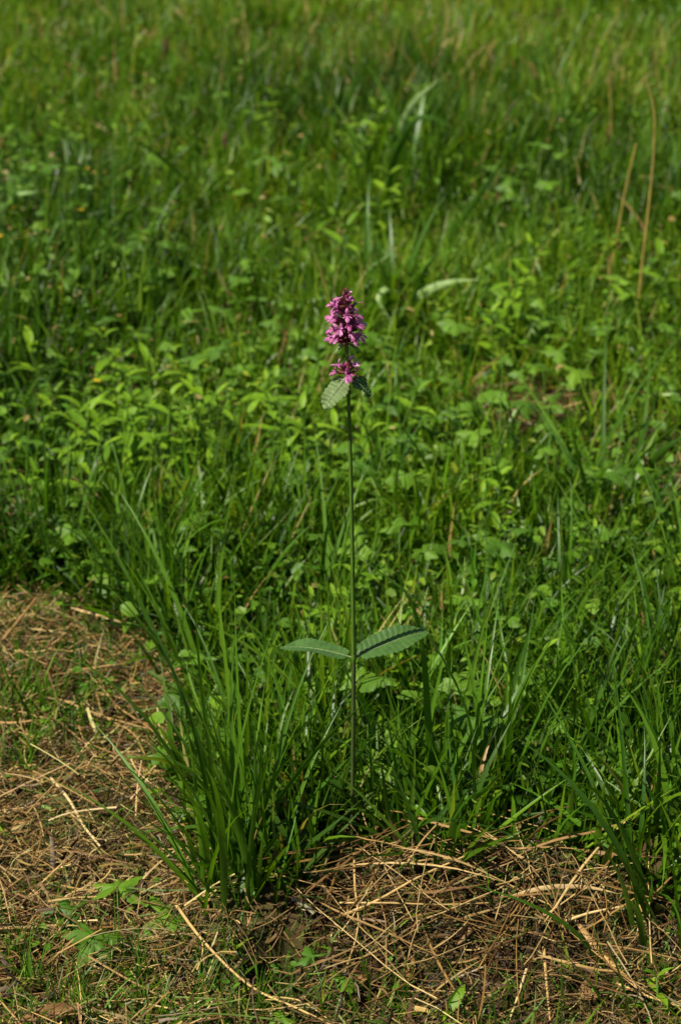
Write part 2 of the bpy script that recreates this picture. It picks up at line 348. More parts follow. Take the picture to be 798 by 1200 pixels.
# ------------------------------------------------------------------ ribbons and tubes for single blades and stalks
def smooth_line(pts, n):
    p = np.array(pts, float); 
    d = np.r_[0, np.cumsum(np.linalg.norm(np.diff(p, axis=0), axis=1))]; d /= d[-1]
    if len(p) == 2: return p[0]+(p[1]-p[0])*np.linspace(0, 1, n)[:, None]
    m = np.gradient(p, d, axis=0); t = np.linspace(0, 1, n); i = np.clip(np.searchsorted(d, t, 'right')-1, 0, len(p)-2)
    h = (d[i+1]-d[i]); s = (t-d[i])/h
    h00 = 2*s**3-3*s**2+1; h10 = s**3-2*s**2+s; h01 = -2*s**3+3*s**2; h11 = s**3-s**2
    return h00[:, None]*p[i] + (h10*h)[:, None]*m[i] + h01[:, None]*p[i+1] + (h11*h)[:, None]*m[i+1]
def ribbon(pts, width, roll=.4, n=12, fold=.3, tip=1.8, twist=.4, both=False):
    P = smooth_line(pts, n)[None]; T = np.gradient(P, axis=1); T /= np.linalg.norm(T, axis=2, keepdims=True)
    toc = np.array([0, 0, CAM_H])-P[0].mean(0); ref = np.array([.35, -.5, .75])
    S = np.cross(T, ref); S /= np.linalg.norm(S, axis=2, keepdims=True)+1e-9; Nn = np.cross(T, S)
    ps = (roll + twist*np.linspace(0, 1, n))[None, :, None]; S = S*np.cos(ps)+Nn*np.sin(ps)
    w = wprof(n, tip)
    if both: w = np.minimum(w, .25+np.linspace(0, 1, n)*4)
    V, F, _ = strand_arrays(P, T, S, (width*.5*w)[None], np.array([fold]), np.zeros((1, 3)))
    return V, F
def tube(pts, r0, r1, n=8, sides=5, taper=1.0, square=False):
    P = smooth_line(pts, n); T = np.gradient(P, axis=0); T /= np.linalg.norm(T, axis=1, keepdims=True)
    ref = np.array([.3, .95, .1]) if abs(T[:, 1].mean()) < .8 else np.array([1., 0, 0])
    A = np.cross(T, ref); A /= np.linalg.norm(A, axis=1, keepdims=True); B = np.cross(T, A)
    r = r0+(r1-r0)*np.linspace(0, 1, n)**taper
    ang = np.arange(sides)*2*math.pi/sides; k = 1.0
    rad = np.ones(sides)
    if square: rad = 1+.16*np.abs(np.cos(2*ang))-.08
    V = P[:, None, :] + (r[:, None]*rad[None, :]*np.cos(ang))[..., None]*A[:, None, :] + (r[:, None]*rad[None, :]*np.sin(ang))[..., None]*B[:, None, :]
    V = V.reshape(-1, 3); F = []
    for i in range(n-1):
        for j in range(sides):
            F.append((i*sides+j, i*sides+(j+1) % sides, (i+1)*sides+(j+1) % sides, (i+1)*sides+j))
    return V, np.array(F)
def join(*parts):
    V, F, mi, off = [], [], [], 0
    for v, f, m in parts:
        V.append(np.asarray(v, float).reshape(-1, 3)); F += [tuple(int(a)+off for a in q) for q in f]; mi += [m]*len(f); off += len(V[-1])
    return np.concatenate(V), F, mi
def one(name, V, F, mat, label, cat, group=None, base=None):
    V = np.asarray(V, float); b = V.mean(0)*0+V[np.argmin(V[:, 2])] if base is None else np.asarray(base, float)
    o = obj(name, mesh_np(name, V-b, F, mat)); o.location = Vector(b); tag(o, label, cat, group); return o

# ------------------------------------------------------------------ leaves
def leaf_grid(L, W, nu=10, prof=None, teeth=0, tooth=.0, bend=.5, fold=.25, wave=0., rug=0., seed=0, nv=2):
    """one leaf along +X from the origin, upper side +Z; width from prof(u); crenate edge, drooping tip, raised between veins"""
    u = np.linspace(0, 1, nu); w = prof(u)*W*.5
    if teeth: w = w*(1 + tooth*np.abs(np.sin((u+.012*np.sin(u*31+seed))*teeth*math.pi))*(.6+.5*np.sin(u*17+seed*2)**2)-tooth*.5)
    th = -bend*u**1.3; ds = L/(nu-1)
    cx = np.r_[0, np.cumsum(np.cos(th)[:-1]*ds)]; cz = np.r_[0, np.cumsum(np.sin(th)[:-1]*ds)]
    vs = np.linspace(-1, 1, 2*nv+1); V = []
    for i in range(nu):
        for v in vs:
            y = v*w[i]; up = fold*abs(y) + wave*W*math.sin(u[i]*9+seed+(1.5 if v > 0 else 0))*v*v
            up += rug*W*(math.sin(u[i]*teeth*math.pi*2-abs(v)*4.0) if teeth else 0)*min(1, abs(v)*2)*(1-abs(v)*.3)
            V.append((cx[i]-math.sin(th[i])*up, y, cz[i]+math.cos(th[i])*up))
    n = 2*nv+1; F = [(i*n+j, (i+1)*n+j, (i+1)*n+j+1, i*n+j+1) for i in range(nu-1) for j in range(n-1)]
    return np.array(V), F
oval = lambda u: np.sqrt(np.clip(1-(2*u-1)**2, 0.0009, 1))*(1.05-.15*u)
lance = lambda u: np.clip(np.sin(np.pi*np.clip(u, 0, 1)**.75)**.9, .03, 1)
obl = lambda u: np.clip((np.clip(np.sin(np.pi*np.clip(u*.93+.07, 0, 1)**.85), 0, 1)**.62), .04, 1)
def palmate(rad, lobes=3, na=46, seed=0):
    rr = np.random.default_rng(seed); V = [(0, 0, 0)]; F = []
    a = np.linspace(-2.75, 2.75, na); sp_ = 1.62 if lobes == 3 else 1.05
    cent = (np.arange(lobes)-(lobes-1)/2)*sp_
    r = np.zeros(na)
    for c in cent:
        d = (a-c)/(sp_*.50); lo = np.clip(1-np.abs(d)**2.2, 0, 1)**.7*(1 + .20*np.cos(d*8.0))/1.2
        r = np.maximum(r, lo*(1 if abs(c) < .1 else .86))
    r = (.14+.86*np.clip(r, 0, 1.1))*rad
    for ring in (.45, .75, 1.0):
        for i in range(na):
            q = r[i]*ring; V.append((q*math.cos(a[i]), q*math.sin(a[i]), .10*rad*math.sin(a[i]*3+seed)*ring - .28*rad*ring**2*(.6+.4*math.cos(a[i]*2+seed))))
    for i in range(na-1): F.append((0, 1+i, 2+i))
    for k in range(2):
        for i in range(na-1): p = 1+k*na+i; F.append((p, p+na, p+na+1, p+1))
    return np.array(V), F
def basis(x, z):
    x = Vector(x).normalized(); z = Vector(z); y = z.cross(x).normalized(); z = x.cross(y)
    return Matrix((x, y, z)).transposed().to_4x4()

# ------------------------------------------------------------------ the flowering plant
base = gp(412, 1008); BY = base[1]
rel = lambda p: np.asarray(p, float)-base
plant = empty('betony_plant', base, 'tall single-stemmed plant with a purple flower spike, rising from the grass', 'flower')
node_m, node_b, node_s, top = at(414.5, 771, BY), at(407.5, 441, BY), at(406, 404, BY), at(405, 345, BY)
low = [base+np.array([0, 0, -.012]), at(413.5, 900, BY), node_m]
V, F = tube([rel(p) for p in low], .0018, .0017, 14, 8, square=True); obj('lower_stem', mesh_np('lower_stem', V, F, M['stem_dark']), plant)
V, F = tube([rel(p) for p in (node_m, at(412.5, 620, BY), at(409.5, 500, BY), node_b)], .0017, .0014, 22, 8, square=True)
st = obj('stem', mesh_np('stem', V, F, M['stem']), plant)
for nm, nd, rr_ in (('stem_node', node_m, .0024), ('stem_node', node_b, .0021)):
    V, F = tube([rel(nd)+np.array([0, 0, d]) for d in (-.004, 0, .004)], rr_*.75, rr_*.75, 5, 8)
    V = V.copy(); c0 = rel(nd); k = 1+.35*np.exp(-((V[:, 2]-c0[2])/.0022)**2); V[:, :2] = c0[:2]+(V[:, :2]-c0[:2])*k[:, None]
    obj(nm, mesh_np(nm, V, F, M['stem']), plant)
V, F = tube([rel(node_b), rel(at(406.5, 425, BY)), rel(node_s)], .0014, .0013, 8, 8, square=True)
upper = obj('upper_stem', mesh_np('upper_stem', V, F, M['stem']), plant)
def plant_leaf(name, node, d, nrm, L, W, mat, bend, fold, seed, label=None, teeth=13, pet=.006):
    v, f = leaf_grid(L, W, 40, obl, teeth, .13, bend, fold, .045 if L > .04 else .10, .030 if L > .04 else .055, seed, nv=4)
    me = mesh_np(name, np.array(v), np.array(f), mat)
    o = obj(name, me, plant); B = basis(d, nrm)
    o.matrix_local = Matrix.Translation(Vector(rel(node)) + Vector(d).normalized()*pet) @ B
    n = 16; u = np.linspace(0, 1, n); mid = v.reshape(40, 9, 3)[:, 4]; pts = mid[np.linspace(0, 36, 8).astype(int)]+np.array([0, 0, -.0002])
    pts = np.vstack([[-pet, 0, 0], pts])
    V, F = tube(pts, .0011, .0004, 14, 5); r = obj('midrib', mesh_np('midrib', V, F, M['bract']), o)
    if label: o['label'] = label
    return o
plant_leaf('leaf', node_m, (1, .45, .25), (-.25, -.42, .92), .066, .027, M['betony'], .35, .22, .4, 'oblong crenate leaf rising towards the light with the stem shadow on it')
plant_leaf('leaf', node_m, (-1, .30, .16), (.10, -.02, 1), .060, .0225, M['betony'], .45, .20, 2.1, 'oblong crenate leaf held nearly level')
plant_leaf('bract_leaf', node_b, (-.62, -.42, -.66), (-.45, -.80, .55), .029, .0175, M['bract'], .25, .10, 1.0, 'pale sunlit wrinkled bract leaf hanging under the lower whorl', teeth=9, pet=.003)  # sunlit look put into the colour: paler material than the opposite bract
plant_leaf('bract_leaf', node_b, (.80, -.10, -.50), (.55, -.35, .80), .021, .0150, M['betony'], .5, .15, 3.0, 'small dark shaded bract leaf under the lower whorl', teeth=8, pet=.004)  # shade put into the colour too: darker leaf material than its pair
def small_bract(node, d, L, W):
    v, f = leaf_grid(L, W, 9, lance, 0, 0, .3, .3); o = obj('small_bract', mesh_np('small_bract', v, np.array(f), M['bract']), plant)
    o.matrix_local = Matrix.Translation(Vector(rel(node))) @ basis(d, (d[0]*.3, -.5, .8))
small_bract(at(405, 402, BY), (-.75, -.3, -.50), .0125, .0030)
small_bract(at(407, 402, BY), (.85, -.2, -.40), .0125, .0028)

def petal_patch(line, w, cup=.3, n=7):
    """a curved petal: centre line points (x,z), half widths, cupped across"""
    l = smooth_line([(a, 0, b) for a, b in line], n); t = np.gradient(l, axis=0); t /= np.linalg.norm(t, axis=1, keepdims=True)
    nr = np.stack([-t[:, 2], 0*t[:, 0], t[:, 0]], -1); ww = np.interp(np.linspace(0, 1, n), np.linspace(0, 1, len(w)), w); V = []
    for i in range(n):
        for v in (-1, -.55, 0, .55, 1): V.append(l[i]+np.array([0, v*ww[i], 0])+nr[i]*cup*ww[i]*v*v)
    return np.array(V), [(i*5+j, (i+1)*5+j, (i+1)*5+j+1, i*5+j+1) for i in range(n-1) for j in range(4)]
mm = .001
def calyx_geo(Lc=6.2, r=1.5, teeth=2.6):
    V, F = tube([(0, 0, 0), (Lc*.5*mm, 0, .1*mm), (Lc*mm, 0, .3*mm)], .7*mm, r*mm, 5, 10, .7)
    V = V.tolist(); F = F.tolist(); rim = 40
    for k in range(5):
        a, b = rim+2*k, rim+(2*k+1) % 10; c = rim+(2*k+2) % 10
        pa, pb, pc = np.array(V[a]), np.array(V[b]), np.array(V[c]); cen = np.array([Lc*mm, 0, .3*mm])
        tip = pb + (pb-cen)*.45 + np.array([teeth*mm, 0, 0]); V.append(tip.tolist()); F.append((a, b, len(V)-1, len(V)-1)); F.append((b, c, len(V)-1, len(V)-1))
    F = [tuple(dict.fromkeys(q)) for q in F]
    return np.array(V), F
def floret_mesh(kind):
    cv, cf = calyx_geo()
    if kind == 'bud': 
        b = tube([(4*mm, 0, .2*mm), (7*mm, 0, .6*mm), (8.6*mm, 0, 1.1*mm)], 1.2*mm, .5*mm, 5, 7, 2.0); V, F, mi = join((cv, cf, 0), (b[0], b[1].tolist(), 1))
    elif kind == 'calyx': V, F, mi = join((cv, cf, 0))
    else:
        k = {'open': 1.0, 'wide': 1.15, 'young': .78}[kind]
        tb = tube([(3.5*mm, 0, .2*mm), (7*mm*k, 0, .5*mm), (9.8*mm*k, 0, 1.6*mm)], .95*mm, 1.35*mm, 6, 8)
        x, z = 9.4*k, 1.7
        up = petal_patch([(x*mm, (z+.5)*mm), ((x+1.6)*mm, (z+2.0)*mm), ((x+2.0)*mm, (z+3.8*k)*mm), ((x+1.5)*mm, (z+5.2*k)*mm)], [.9*mm, 1.25*mm, 1.3*mm, .5*mm], .75)
        lo = petal_patch([(x*mm, (z-.9)*mm), ((x+2.2)*mm, (z-1.5)*mm), ((x+4.2*k)*mm, (z-2.8*k)*mm), ((x+5.0*k)*mm, (z-4.6*k)*mm)], [.8*mm, 1.1*mm, 1.75*mm, .9*mm], -.35)
        side = []
        for s in (-1, 1):
            v, f = petal_patch([(x*mm, (z-.6)*mm), ((x+1.8)*mm, (z-1.0)*mm), ((x+2.8*k)*mm, (z-1.9*k)*mm)], [.6*mm, .9*mm, .45*mm], -.2, 5)
            v = v.copy(); v[:, 1] += s*(1.0*mm+ (v[:, 0]-x*mm)*.7); side.append((v, f, 1))
        V, F, mi = join((cv, cf, 0), (tb[0], tb[1].tolist(), 1), (*up, 1), (*lo, 1), *side)
    return mesh_py('floret_'+kind, V, F, [M['calyx'], M['petal']], mi)
FM = {k: floret_mesh(k) for k in ('open', 'wide', 'young', 'bud', 'calyx')}
RF = np.random.default_rng(5)
def whorl(parent, z_c, axis_xy, n, kinds, pitch, sc, r0=.0012, jz=.0016, start=0.0):
    for i in range(n):
        kd = kinds[RF.integers(len(kinds))]; o = obj('floret', FM[kd], parent)
        a = start + 2*math.pi*(i+RF.uniform(-.28, .28))/n; p = math.radians(pitch+RF.normal(0, 13)); s = sc*RF.uniform(.85, 1.13)
        d = Vector((math.cos(a)*math.cos(p), math.sin(a)*math.cos(p), math.sin(p)))
        nz = Vector((-math.cos(a)*math.sin(p), -math.sin(a)*math.sin(p), math.cos(p)))
        B = basis(d, nz) @ Matrix.Rotation(RF.normal(0, .35), 4, 'X')
        o.matrix_local = Matrix.Translation(Vector((axis_xy[0]+math.cos(a)*r0, axis_xy[1]+math.sin(a)*r0, z_c+RF.normal(0, jz)))) @ B @ Matrix.Scale(s, 4)
zs0, zs1 = rel(node_s)[2], rel(top)[2]; H = zs1-zs0; ax = rel(node_s)
V, F = tube([rel(node_s), rel(at(405.5, 375, BY)), rel(top)], .0018, .0008, 8, 7); spike = obj('flower_spike', mesh_np('flower_spike', V, F, M['calyx']), plant)
spike['label'] = 'dense purple flower spike with brown unopened calyces at its tip'
for i, (f, n, kd, pt, sc) in enumerate([(.09, 9, ['open','calyx','young'], 8, .88), (.18, 9, ['open','wide','calyx'], 12, .96), (.27, 10, ['open','wide','young','calyx'], 14, 1.0), (.39, 10, ['open','wide','open','calyx'], 18, 1.02),
        (.51, 9, ['open','young','wide','calyx'], 24, .98), (.62, 9, ['open','young','bud','wide'], 28, .92), (.73, 8, ['young','bud','calyx','open'], 34, .84), (.83, 8, ['bud','calyx','calyx','young'], 44, .74), (.92, 7, ['calyx','bud'], 56, .62), (1.0, 5, ['calyx'], 70, .5)]):
    whorl(spike, zs0+H*f, (rel(node_s)[0]+(rel(top)-rel(node_s))[0]*f, ax[1]), n, kd, pt, sc, start=i*.37)
V, F = tube([rel(node_b)+np.array([0, 0, .003]), rel(node_b)+np.array([0, 0, .013])], .0024, .0020, 4, 8); wh = obj('flower_whorl', mesh_np('flower_whorl', V, F, M['calyx']), plant)
wh['label'] = 'loose ring of purple florets below the spike'
b0 = rel(node_b)
whorl(wh, b0[2]+.003, b0[:2], 8, ['open','wide','young','calyx'], 20, .92, start=.2); whorl(wh, b0[2]+.005, b0[:2], 6, ['open','wide','young'], 34, .82, start=.5)

LAND = [((756,240),'near the tall dry golden stalk'),((455,235),'near the tall far tuft of broad blades'),((620,500),'beside the bare brown spot'),((785,575),'beside the arching bent blades'),
        ((228,215),'near the dark blade leaning left'),((70,350),'by the long pale level blade'),((500,350),'near the arching pale blade beyond the spike'),((630,395),'in the leafy hollow before the dry stalks'),
        ((110,540),'among the yellow-green leafy shoots'),((330,500),'beyond the slender stem'),((520,540),'near the long blade slanting to the stem'),((60,240),'among the little yellow flowers'),
        ((264,170),'near the dark plantain seed head'),((600,210),'near the slender leaning far blade'),((194,90),'near the farthest brown seed head'),((680,60),'in the farthest grass beyond the dry stalks'),((420,60),'in the farthest grass beyond the broad tuft'),
        ((150,670),'behind the edge of the mown patch'),((262,950),'by the tall edge tuft'),((345,880),'between edge tuft and flower stem'),((470,800),'beside the pair of middle leaves'),((560,950),'behind the straw heap'),
        ((700,880),'around the large lobed plant'),((740,1000),'by the coarse blades'),((690,700),'by the folded pale blade'),((560,680),'behind the folded dark blade'),((300,740),'behind the edge tuft'),
        ((70,830),'on the greener part of the mown patch'),((150,1165),'in the short grass of the mown patch'),((120,1000),'on the dry thatch'),((470,1180),'below the straw heap')]
def near(px, py): return min(LAND, key=lambda q: (q[0][0]-px)**2+((q[0][1]-py)*1.3)**2)[1]
# ------------------------------------------------------------------ grass tufts whose blades stand out
def tuft_blade(rr, L, lean, az, W, mat, name='blade', off=(0, 0), n=9, bend=None, roll=None):
    x = np.array([0.]); b = rr.uniform(.1, .9) if bend is None else bend
    t = np.linspace(0, 1, n); th = lean + b*t**1.5; a = az + rr.normal(0, .3)*t
    T = np.stack([np.sin(th)*np.cos(a), np.sin(th)*np.sin(a), np.cos(th)], -1)*L/(n-1)
    P = np.zeros((n, 3)); P[1:] = np.cumsum(T[:-1], 0); P[:, 0] += off[0]; P[:, 1] += off[1]; P[:, 2] -= .008
    S = np.stack([-np.sin(a), np.cos(a), 0*a], -1); TT = T/np.linalg.norm(T, axis=1, keepdims=True); N_ = np.cross(TT, S)
    ps = (rr.normal(0, .4) if roll is None else roll)+rr.normal(0, .7)*t; S = S*np.cos(ps)[:, None]+N_*np.sin(ps)[:, None]
    V, F, _ = strand_arrays(P[None], None, S[None], (W*.5*wprof(n, 2.0))[None], np.array([rr.uniform(.15, .5)]), np.zeros((1, 3)))
    return mesh_np(name, V, F, mat)
def tuft_set(nb, Lr, Wr, spread, seed, mat, leanr=(.05, .5), azc=None, azs=.7):
    rr = np.random.default_rng(seed); out = []
    for i in range(nb):
        az = rr.uniform(0, 6.283) if azc is None else rr.normal(azc, azs)
        r = spread*math.sqrt(rr.random()); ph = rr.uniform(0, 6.283)
        out.append(tuft_blade(rr, rr.uniform(*Lr), rr.uniform(*leanr), az, rr.uniform(*Wr), mat, off=(r*math.cos(ph), r*math.sin(ph))))
    return out
def tuft(px, py, meshes, label, group=None, rot=0, s=1.0):
    p = gp(px, py); e = empty('grass_tuft', p, label, 'grass tuft', group); e.rotation_euler.z = rot; e.scale = (s, s, s)
    for m in meshes: obj('blade', m, e)
    return e
big = tuft_set(16, (.16, .33), (.0050, .0085), .030, 1, M['blade'], (.02, .30)) + tuft_set(7, (.14, .24), (.004, .007), .03, 2, M['blade'], (.35, .75), math.pi, .6)
tuft(262, 1046, big, 'tall dense grass tuft with upright blades at the edge of the dry mown patch')
tuft(292, 1015, tuft_set(22, (.14, .30), (.004, .007), .028, 21, M['blade'], (.05, .45)), 'mid-sized grass tuft between the tall edge tuft and the flower stem')
tuft(560, 975, tuft_set(30, (.13, .26), (.004, .0095), .030, 3, M['blade'], (.05, .6)), 'broad-bladed dark grass tuft behind the straw heap')
tuft(758, 1085, tuft_set(10, (.12, .24), (.005, .008), .030, 4, M['blade'], (.1, .6)), 'grass tuft with coarse blades growing beside the end of the straw heap')
tuft(455, 235, tuft_set(20, (.13, .25), (.009, .015), .05, 6, M['blade'], (.05, .5)), 'tall tuft of broad pale-edged blades in the far meadow')
tuft(455, 395, tuft_set(18, (.14, .25), (.008, .012), .03, 7, M['blade'], (.1, .5)), 'broad-bladed tuft in the meadow beyond the flower spike')
tuft(705, 605, tuft_set(18, (.14, .28), (.005, .009), .035, 8, M['blade'], (.3, .95)), 'arching tuft of long bent blades beside a bare brown spot')
tuft(150, 712, tuft_set(14, (.14, .24), (.004, .007), .035, 51, M['blade'], (.1, .6), .3, 1.2), 'grass tuft overhanging the far edge of the mown patch')
tuft(60, 700, tuft_set(12, (.12, .20), (.004, .007), .035, 52, M['blade'], (.1, .6)), 'grass tuft behind the leaning pair of tan stalks')
tuft(222, 800, tuft_set(14, (.14, .26), (.004, .007), .03, 53, M['blade'], (.1, .5), 2.6, .8), 'grass tuft leaning out over the mown patch behind the edge tuft')
tuft(492, 985, tuft_set(14, (.12, .22), (.004, .0075), .03, 54, M['blade'], (.1, .5)), 'grass tuft close beside the foot of the flower stem')
tuft(640, 960, tuft_set(14, (.12, .24), (.004, .0075), .03, 55, M['blade'], (.1, .6)), 'grass tuft between the straw heap and the large lobed plant')
protos = [tuft_set(13, (.13, .24), (.0035, .0065), .022, 30+i, M['blade'], (.04, .55)) for i in range(6)]
RT = np.random.default_rng(77)
cnt = 0
while cnt < 30:
    px, py = RT.uniform(-10, 810), RT.uniform(640, 985); p = gp(px, py)
    if mown(p[0:1], p[1:2])[0] or abs(px-412) < 50 and py > 880: continue
    tuft(px, py, protos[cnt % 6], 'green grass tuft '+near(px, py), 'tufts in the tall grass', RT.uniform(0, 6.28), RT.uniform(.6, 1.0)); cnt += 1
cnt = 0
while cnt < 40:
    px, py = RT.uniform(-10, 810), RT.uniform(60, 620)
    q = sparse(np.array([px]), np.array([py]))[0]
    if RT.random() < q: continue
    tuft(px, py, protos[cnt % 6], 'green grass tuft '+near(px, py), 'tufts in the open meadow', RT.uniform(0, 6.28), RT.uniform(.5, .9)); cnt += 1
for px, py in [(40,1165),(95,1185),(160,1150),(235,1185),(300,1190),(130,1125),(20,1120),(470,1180),(430,1165),(55,850),(120,835),(30,905),(140,800)]:
    tuft(px, py, protos[RT.integers(6)], 'small short grass tuft regrowing in the dry mown patch', 'tufts regrowing in the mown patch', RT.uniform(0, 6.28), RT.uniform(.26, .42))

# single blades that stand out: (points in px at the depth of the base, width, material, label)
def blade(label, pts, width, mat='blade', dy=None, roll=.3, base_on_ground=True, name='grass_shoot', n=16, fold=.3, twist=.4, cat='grass shoot', tip=1.8, Y=None):
    b = gp(*pts[0]); Yb = b[1] if Y is None else Y; width *= 1.5 if b[1] > 2.1 else 1.0; q = [b+np.array([0, 0, -.01])] if base_on_ground else [at(*pts[0], Yb)]
    for i, (x, y) in enumerate(pts[1:]): q.append(at(x, y, Yb + (0 if dy is None else dy*(i+1)/(len(pts)-1))))
    V, F = ribbon(q, width, roll, n, fold, tip, twist)
    return one(name, V, F, M[mat], label, cat, base=q[0])
blade('folded dark grass blade leaning against the flower stem above its middle leaves', [(512,985),(502,850),(490,735),(478,697),(447,672),(416,647)], .0085, dy=-.01, roll=-.5, twist=.2, n=24)
blade('long grass blade lying level across the foot of the tall edge tuft', [(345,990),(312,972),(240,968),(155,976)], .0080, dy=-.06, roll=.1)
blade('long grass blade reaching left out of the tall edge tuft over dry thatch', [(268,1045),(225,905),(180,878),(128,850)], .0070, dy=-.03, roll=.2)
blade('long grass blade bending left low over the dry thatch', [(282,1050),(230,1000),(170,960),(120,925)], .0060, dy=-.05, roll=.4)
blade('upright pointed grass blade topping the tall edge tuft', [(262,1046),(248,900),(232,760),(226,640)], .0070, dy=.02, roll=.1)
blade('second tall grass blade of the edge tuft curving left at its tip', [(255,1046),(238,900),(205,790),(165,715)], .0070, dy=.03, roll=.1)
blade('bluish grass blade crossing the straw heap', [(720,1140),(665,1085),(610,1055),(537,1033)], .0072, dy=-.02, roll=.2)
blade('green grass blade rising steeply through the end of the straw heap', [(742,1205),(725,1140),(708,1100),(692,1072)], .0060, dy=-.0, roll=.2)
blade('thin grass blade leaning over the dry straw beside a brown leaf', [(722,1200),(700,1165),(672,1130),(650,1105)], .0050, dy=-.0, roll=.2)
blade('coarse upright blade standing at the end of the straw heap', [(762,1120),(745,1050),(728,980),(716,900)], .0075, dy=.0, roll=.2)
blade('coarse blade tip at the meadow edge above the straw heap', [(800,1120),(792,1050),(783,980),(770,935)], .0085, dy=.0, roll=.2)
blade('long straight blade leaning left in the tall grass', [(800,905),(720,870),(640,845),(520,852)][::1], .0042, dy=-.02, roll=.2)
blade('broad blade leaning right in the tall grass', [(703,800),(722,770),(745,752),(764,738)], .0072, dy=-.01, roll=.2)
blade('folded pale blade standing in the tall grass', [(700,745),(700,710),(697,690),(690,648)], .0072, 'pale_blade', roll=.2)
blade('pale twisted stalk standing in the tall grass', [(752,725),(754,700),(758,675),(766,652)], .0050, 'pale_blade', roll=.9)
blade('broad dark blade arching left beside the middle leaves', [(478,890),(465,850),(445,822),(428,806)], .0085, dy=-.03, roll=.1)
blade('broad green blade leaning across the tall grass edge', [(445,985),(470,962),(485,945),(496,930)], .0095, dy=-.02, roll=.3)
blade('broad pale-lit blade rising in the far meadow', [(445,225),(455,190),(468,155),(485,120),(516,92)], .016, 'pale_blade', dy=.05, roll=.1)
blade('broad blade arching over from the far tuft', [(450,260),(470,170),(490,138),(515,140),(536,160)], .013, 'blade', dy=.0, roll=.1)
blade('long slender blade leaning right in the far meadow', [(498,312),(530,272),(560,230),(594,180)], .012, 'blade', dy=.05, roll=.1)
blade('arching pale blade beyond the flower spike', [(466,400),(475,365),(498,342),(530,330),(562,328)], .0115, 'pale_blade', dy=.0, roll=.1)
blade('broad blade rising left beside the far tuft', [(430,240),(432,190),(440,160),(446,138)], .012, 'blade', dy=.0, roll=.1)
blade('short bright blade leaning left out of the far tuft', [(462,232),(456,205),(448,180),(440,160)], .011, 'pale_blade', dy=-.03, roll=.1)
blade('bright blade forking right beside the slender far blade', [(560,255),(572,225),(580,205),(590,176)], .010, 'pale_blade', dy=.0, roll=.1)
blade('broad lit blade arching down beyond the flower spike', [(470,405),(462,360),(452,338),(444,345),(466,388)], .010, 'pale_blade', dy=-.05, roll=.1)
blade('broad lit blade standing left of the arching pale blade', [(446,330),(443,300),(438,275),(432,255)], .011, 'pale_blade', dy=.0, roll=.1)
blade('upright broad blade close beyond the flower spike', [(455,400),(450,350),(448,310),(446,285)], .0105, 'blade', dy=.05, roll=.1)
blade('dark broad blade leaning left in the far meadow', [(248,262),(228,225),(195,190),(150,158)], .017, 'blade', dy=.05, roll=1.1)
blade('long pale blade lying level over the herbs of the far meadow', [(160,360),(110,335),(50,350),(-20,358)], .0095, 'pale_blade', dy=-.02, roll=.1)
blade('striped pale blade beside the flower spike', [(400,372),(395,346),(368,352),(338,362)], .0120, 'pale_blade', dy=.0, roll=.1)
blade('pale arching blade tip in the far meadow', [(8,290),(2,250),(14,232),(45,224)], .013, 'pale_blade', dy=.0, roll=.1)
blade('long blade leaning left over the bare brown spot', [(632,575),(610,530),(592,500),(574,478)], .0100, 'blade', dy=-.02, roll=.1)
blade('long blade slanting left beside the flower stem', [(524,600),(500,545),(478,510),(452,472)], .0080, 'blade', dy=-.03, roll=.1)
blade('bent pale blade folding over at the bare spot', [(692,612),(700,568),(712,553),(730,562),(748,585)], .0085, 'pale_blade', dy=-.0, roll=.1)
blade('long arching blade reaching right past the bare spot', [(722,612),(745,580),(770,556),(815,545)], .0095, 'blade', dy=-.0, roll=.1)
blade('long blade rising right beside the bare spot', [(745,590),(762,545),(780,525),(815,505)], .0100, 'blade', dy=.0, roll=.1)
blade('pale blade laid over in the meadow edge', [(800,490),(790,462),(775,462),(765,460)], .0120, 'pale_blade', dy=.0, roll=.1)
blade('yellowed blade tip in the meadow by the flower stem', [(545,575),(552,560),(562,556),(576,556)], .0060, 'straw_one', roll=.1)

# ------------------------------------------------------------------ single straws that stand out
def straw(label, pts, r, group=None, lift=.018, flat=False, name='dry_straw', n=9, lifts=None, mat='straw_one', width=None):
    q = [gp(x, y, lift if lifts is None else lifts[i]) for i, (x, y) in enumerate(pts)]
    if flat: V, F = ribbon(q, width or r*3, .2, 12, .35, 3.0, .5, True)
    else: V, F = tube(q, r, r*.6, n, 5)
    V = np.asarray(V); zt = terr(V[:, 0], V[:, 1])
    return one(name, V, F, M[mat], label, 'straw', group)
straw('long pale straw with a split end slanting down from the tall edge tuft', [(208,1062),(232,1095),(262,1128),(300,1160),(345,1180),(392,1203)], .0016, n=16, lift=.022)
straw('thin side stalk branching off the long pale straw', [(318,1168),(350,1172),(383,1193)], .0009, lift=.02)
straw('flat bent pale straw leaf propped over the dark hollow', [(274,1136),(298,1112),(324,1078)], .003, flat=True, width=.0060, lifts=[.012,.03,.04])
straw('long golden straw rising to the right along the top of the heap', [(398,1074),(440,1056),(490,1028),(545,1003)], .0015, lift=.03, n=12)
straw('pale straight straw standing out below the heap', [(637,1110),(640,1150),(645,1202)], .0016, lifts=[.03,.02,.01])
straw('golden straw leaning at the foot of the heap', [(617,1135),(605,1172),(594,1203)], .0014, lifts=[.03,.015,.01])
straw('long brown straw lying level on the heap', [(398,1058),(450,1058),(520,1060),(572,1058)], .0010, lift=.03, n=12)
straw('reddish brown flattened straw at the far end of the heap', [(598,1050),(640,1040),(690,1040),(728,1048)], .002, flat=True, width=.0042, lift=.026)
straw('tan straw rising from the heap towards the coarse blades', [(655,1082),(690,1070),(730,1062)], .0016, lift=.03)
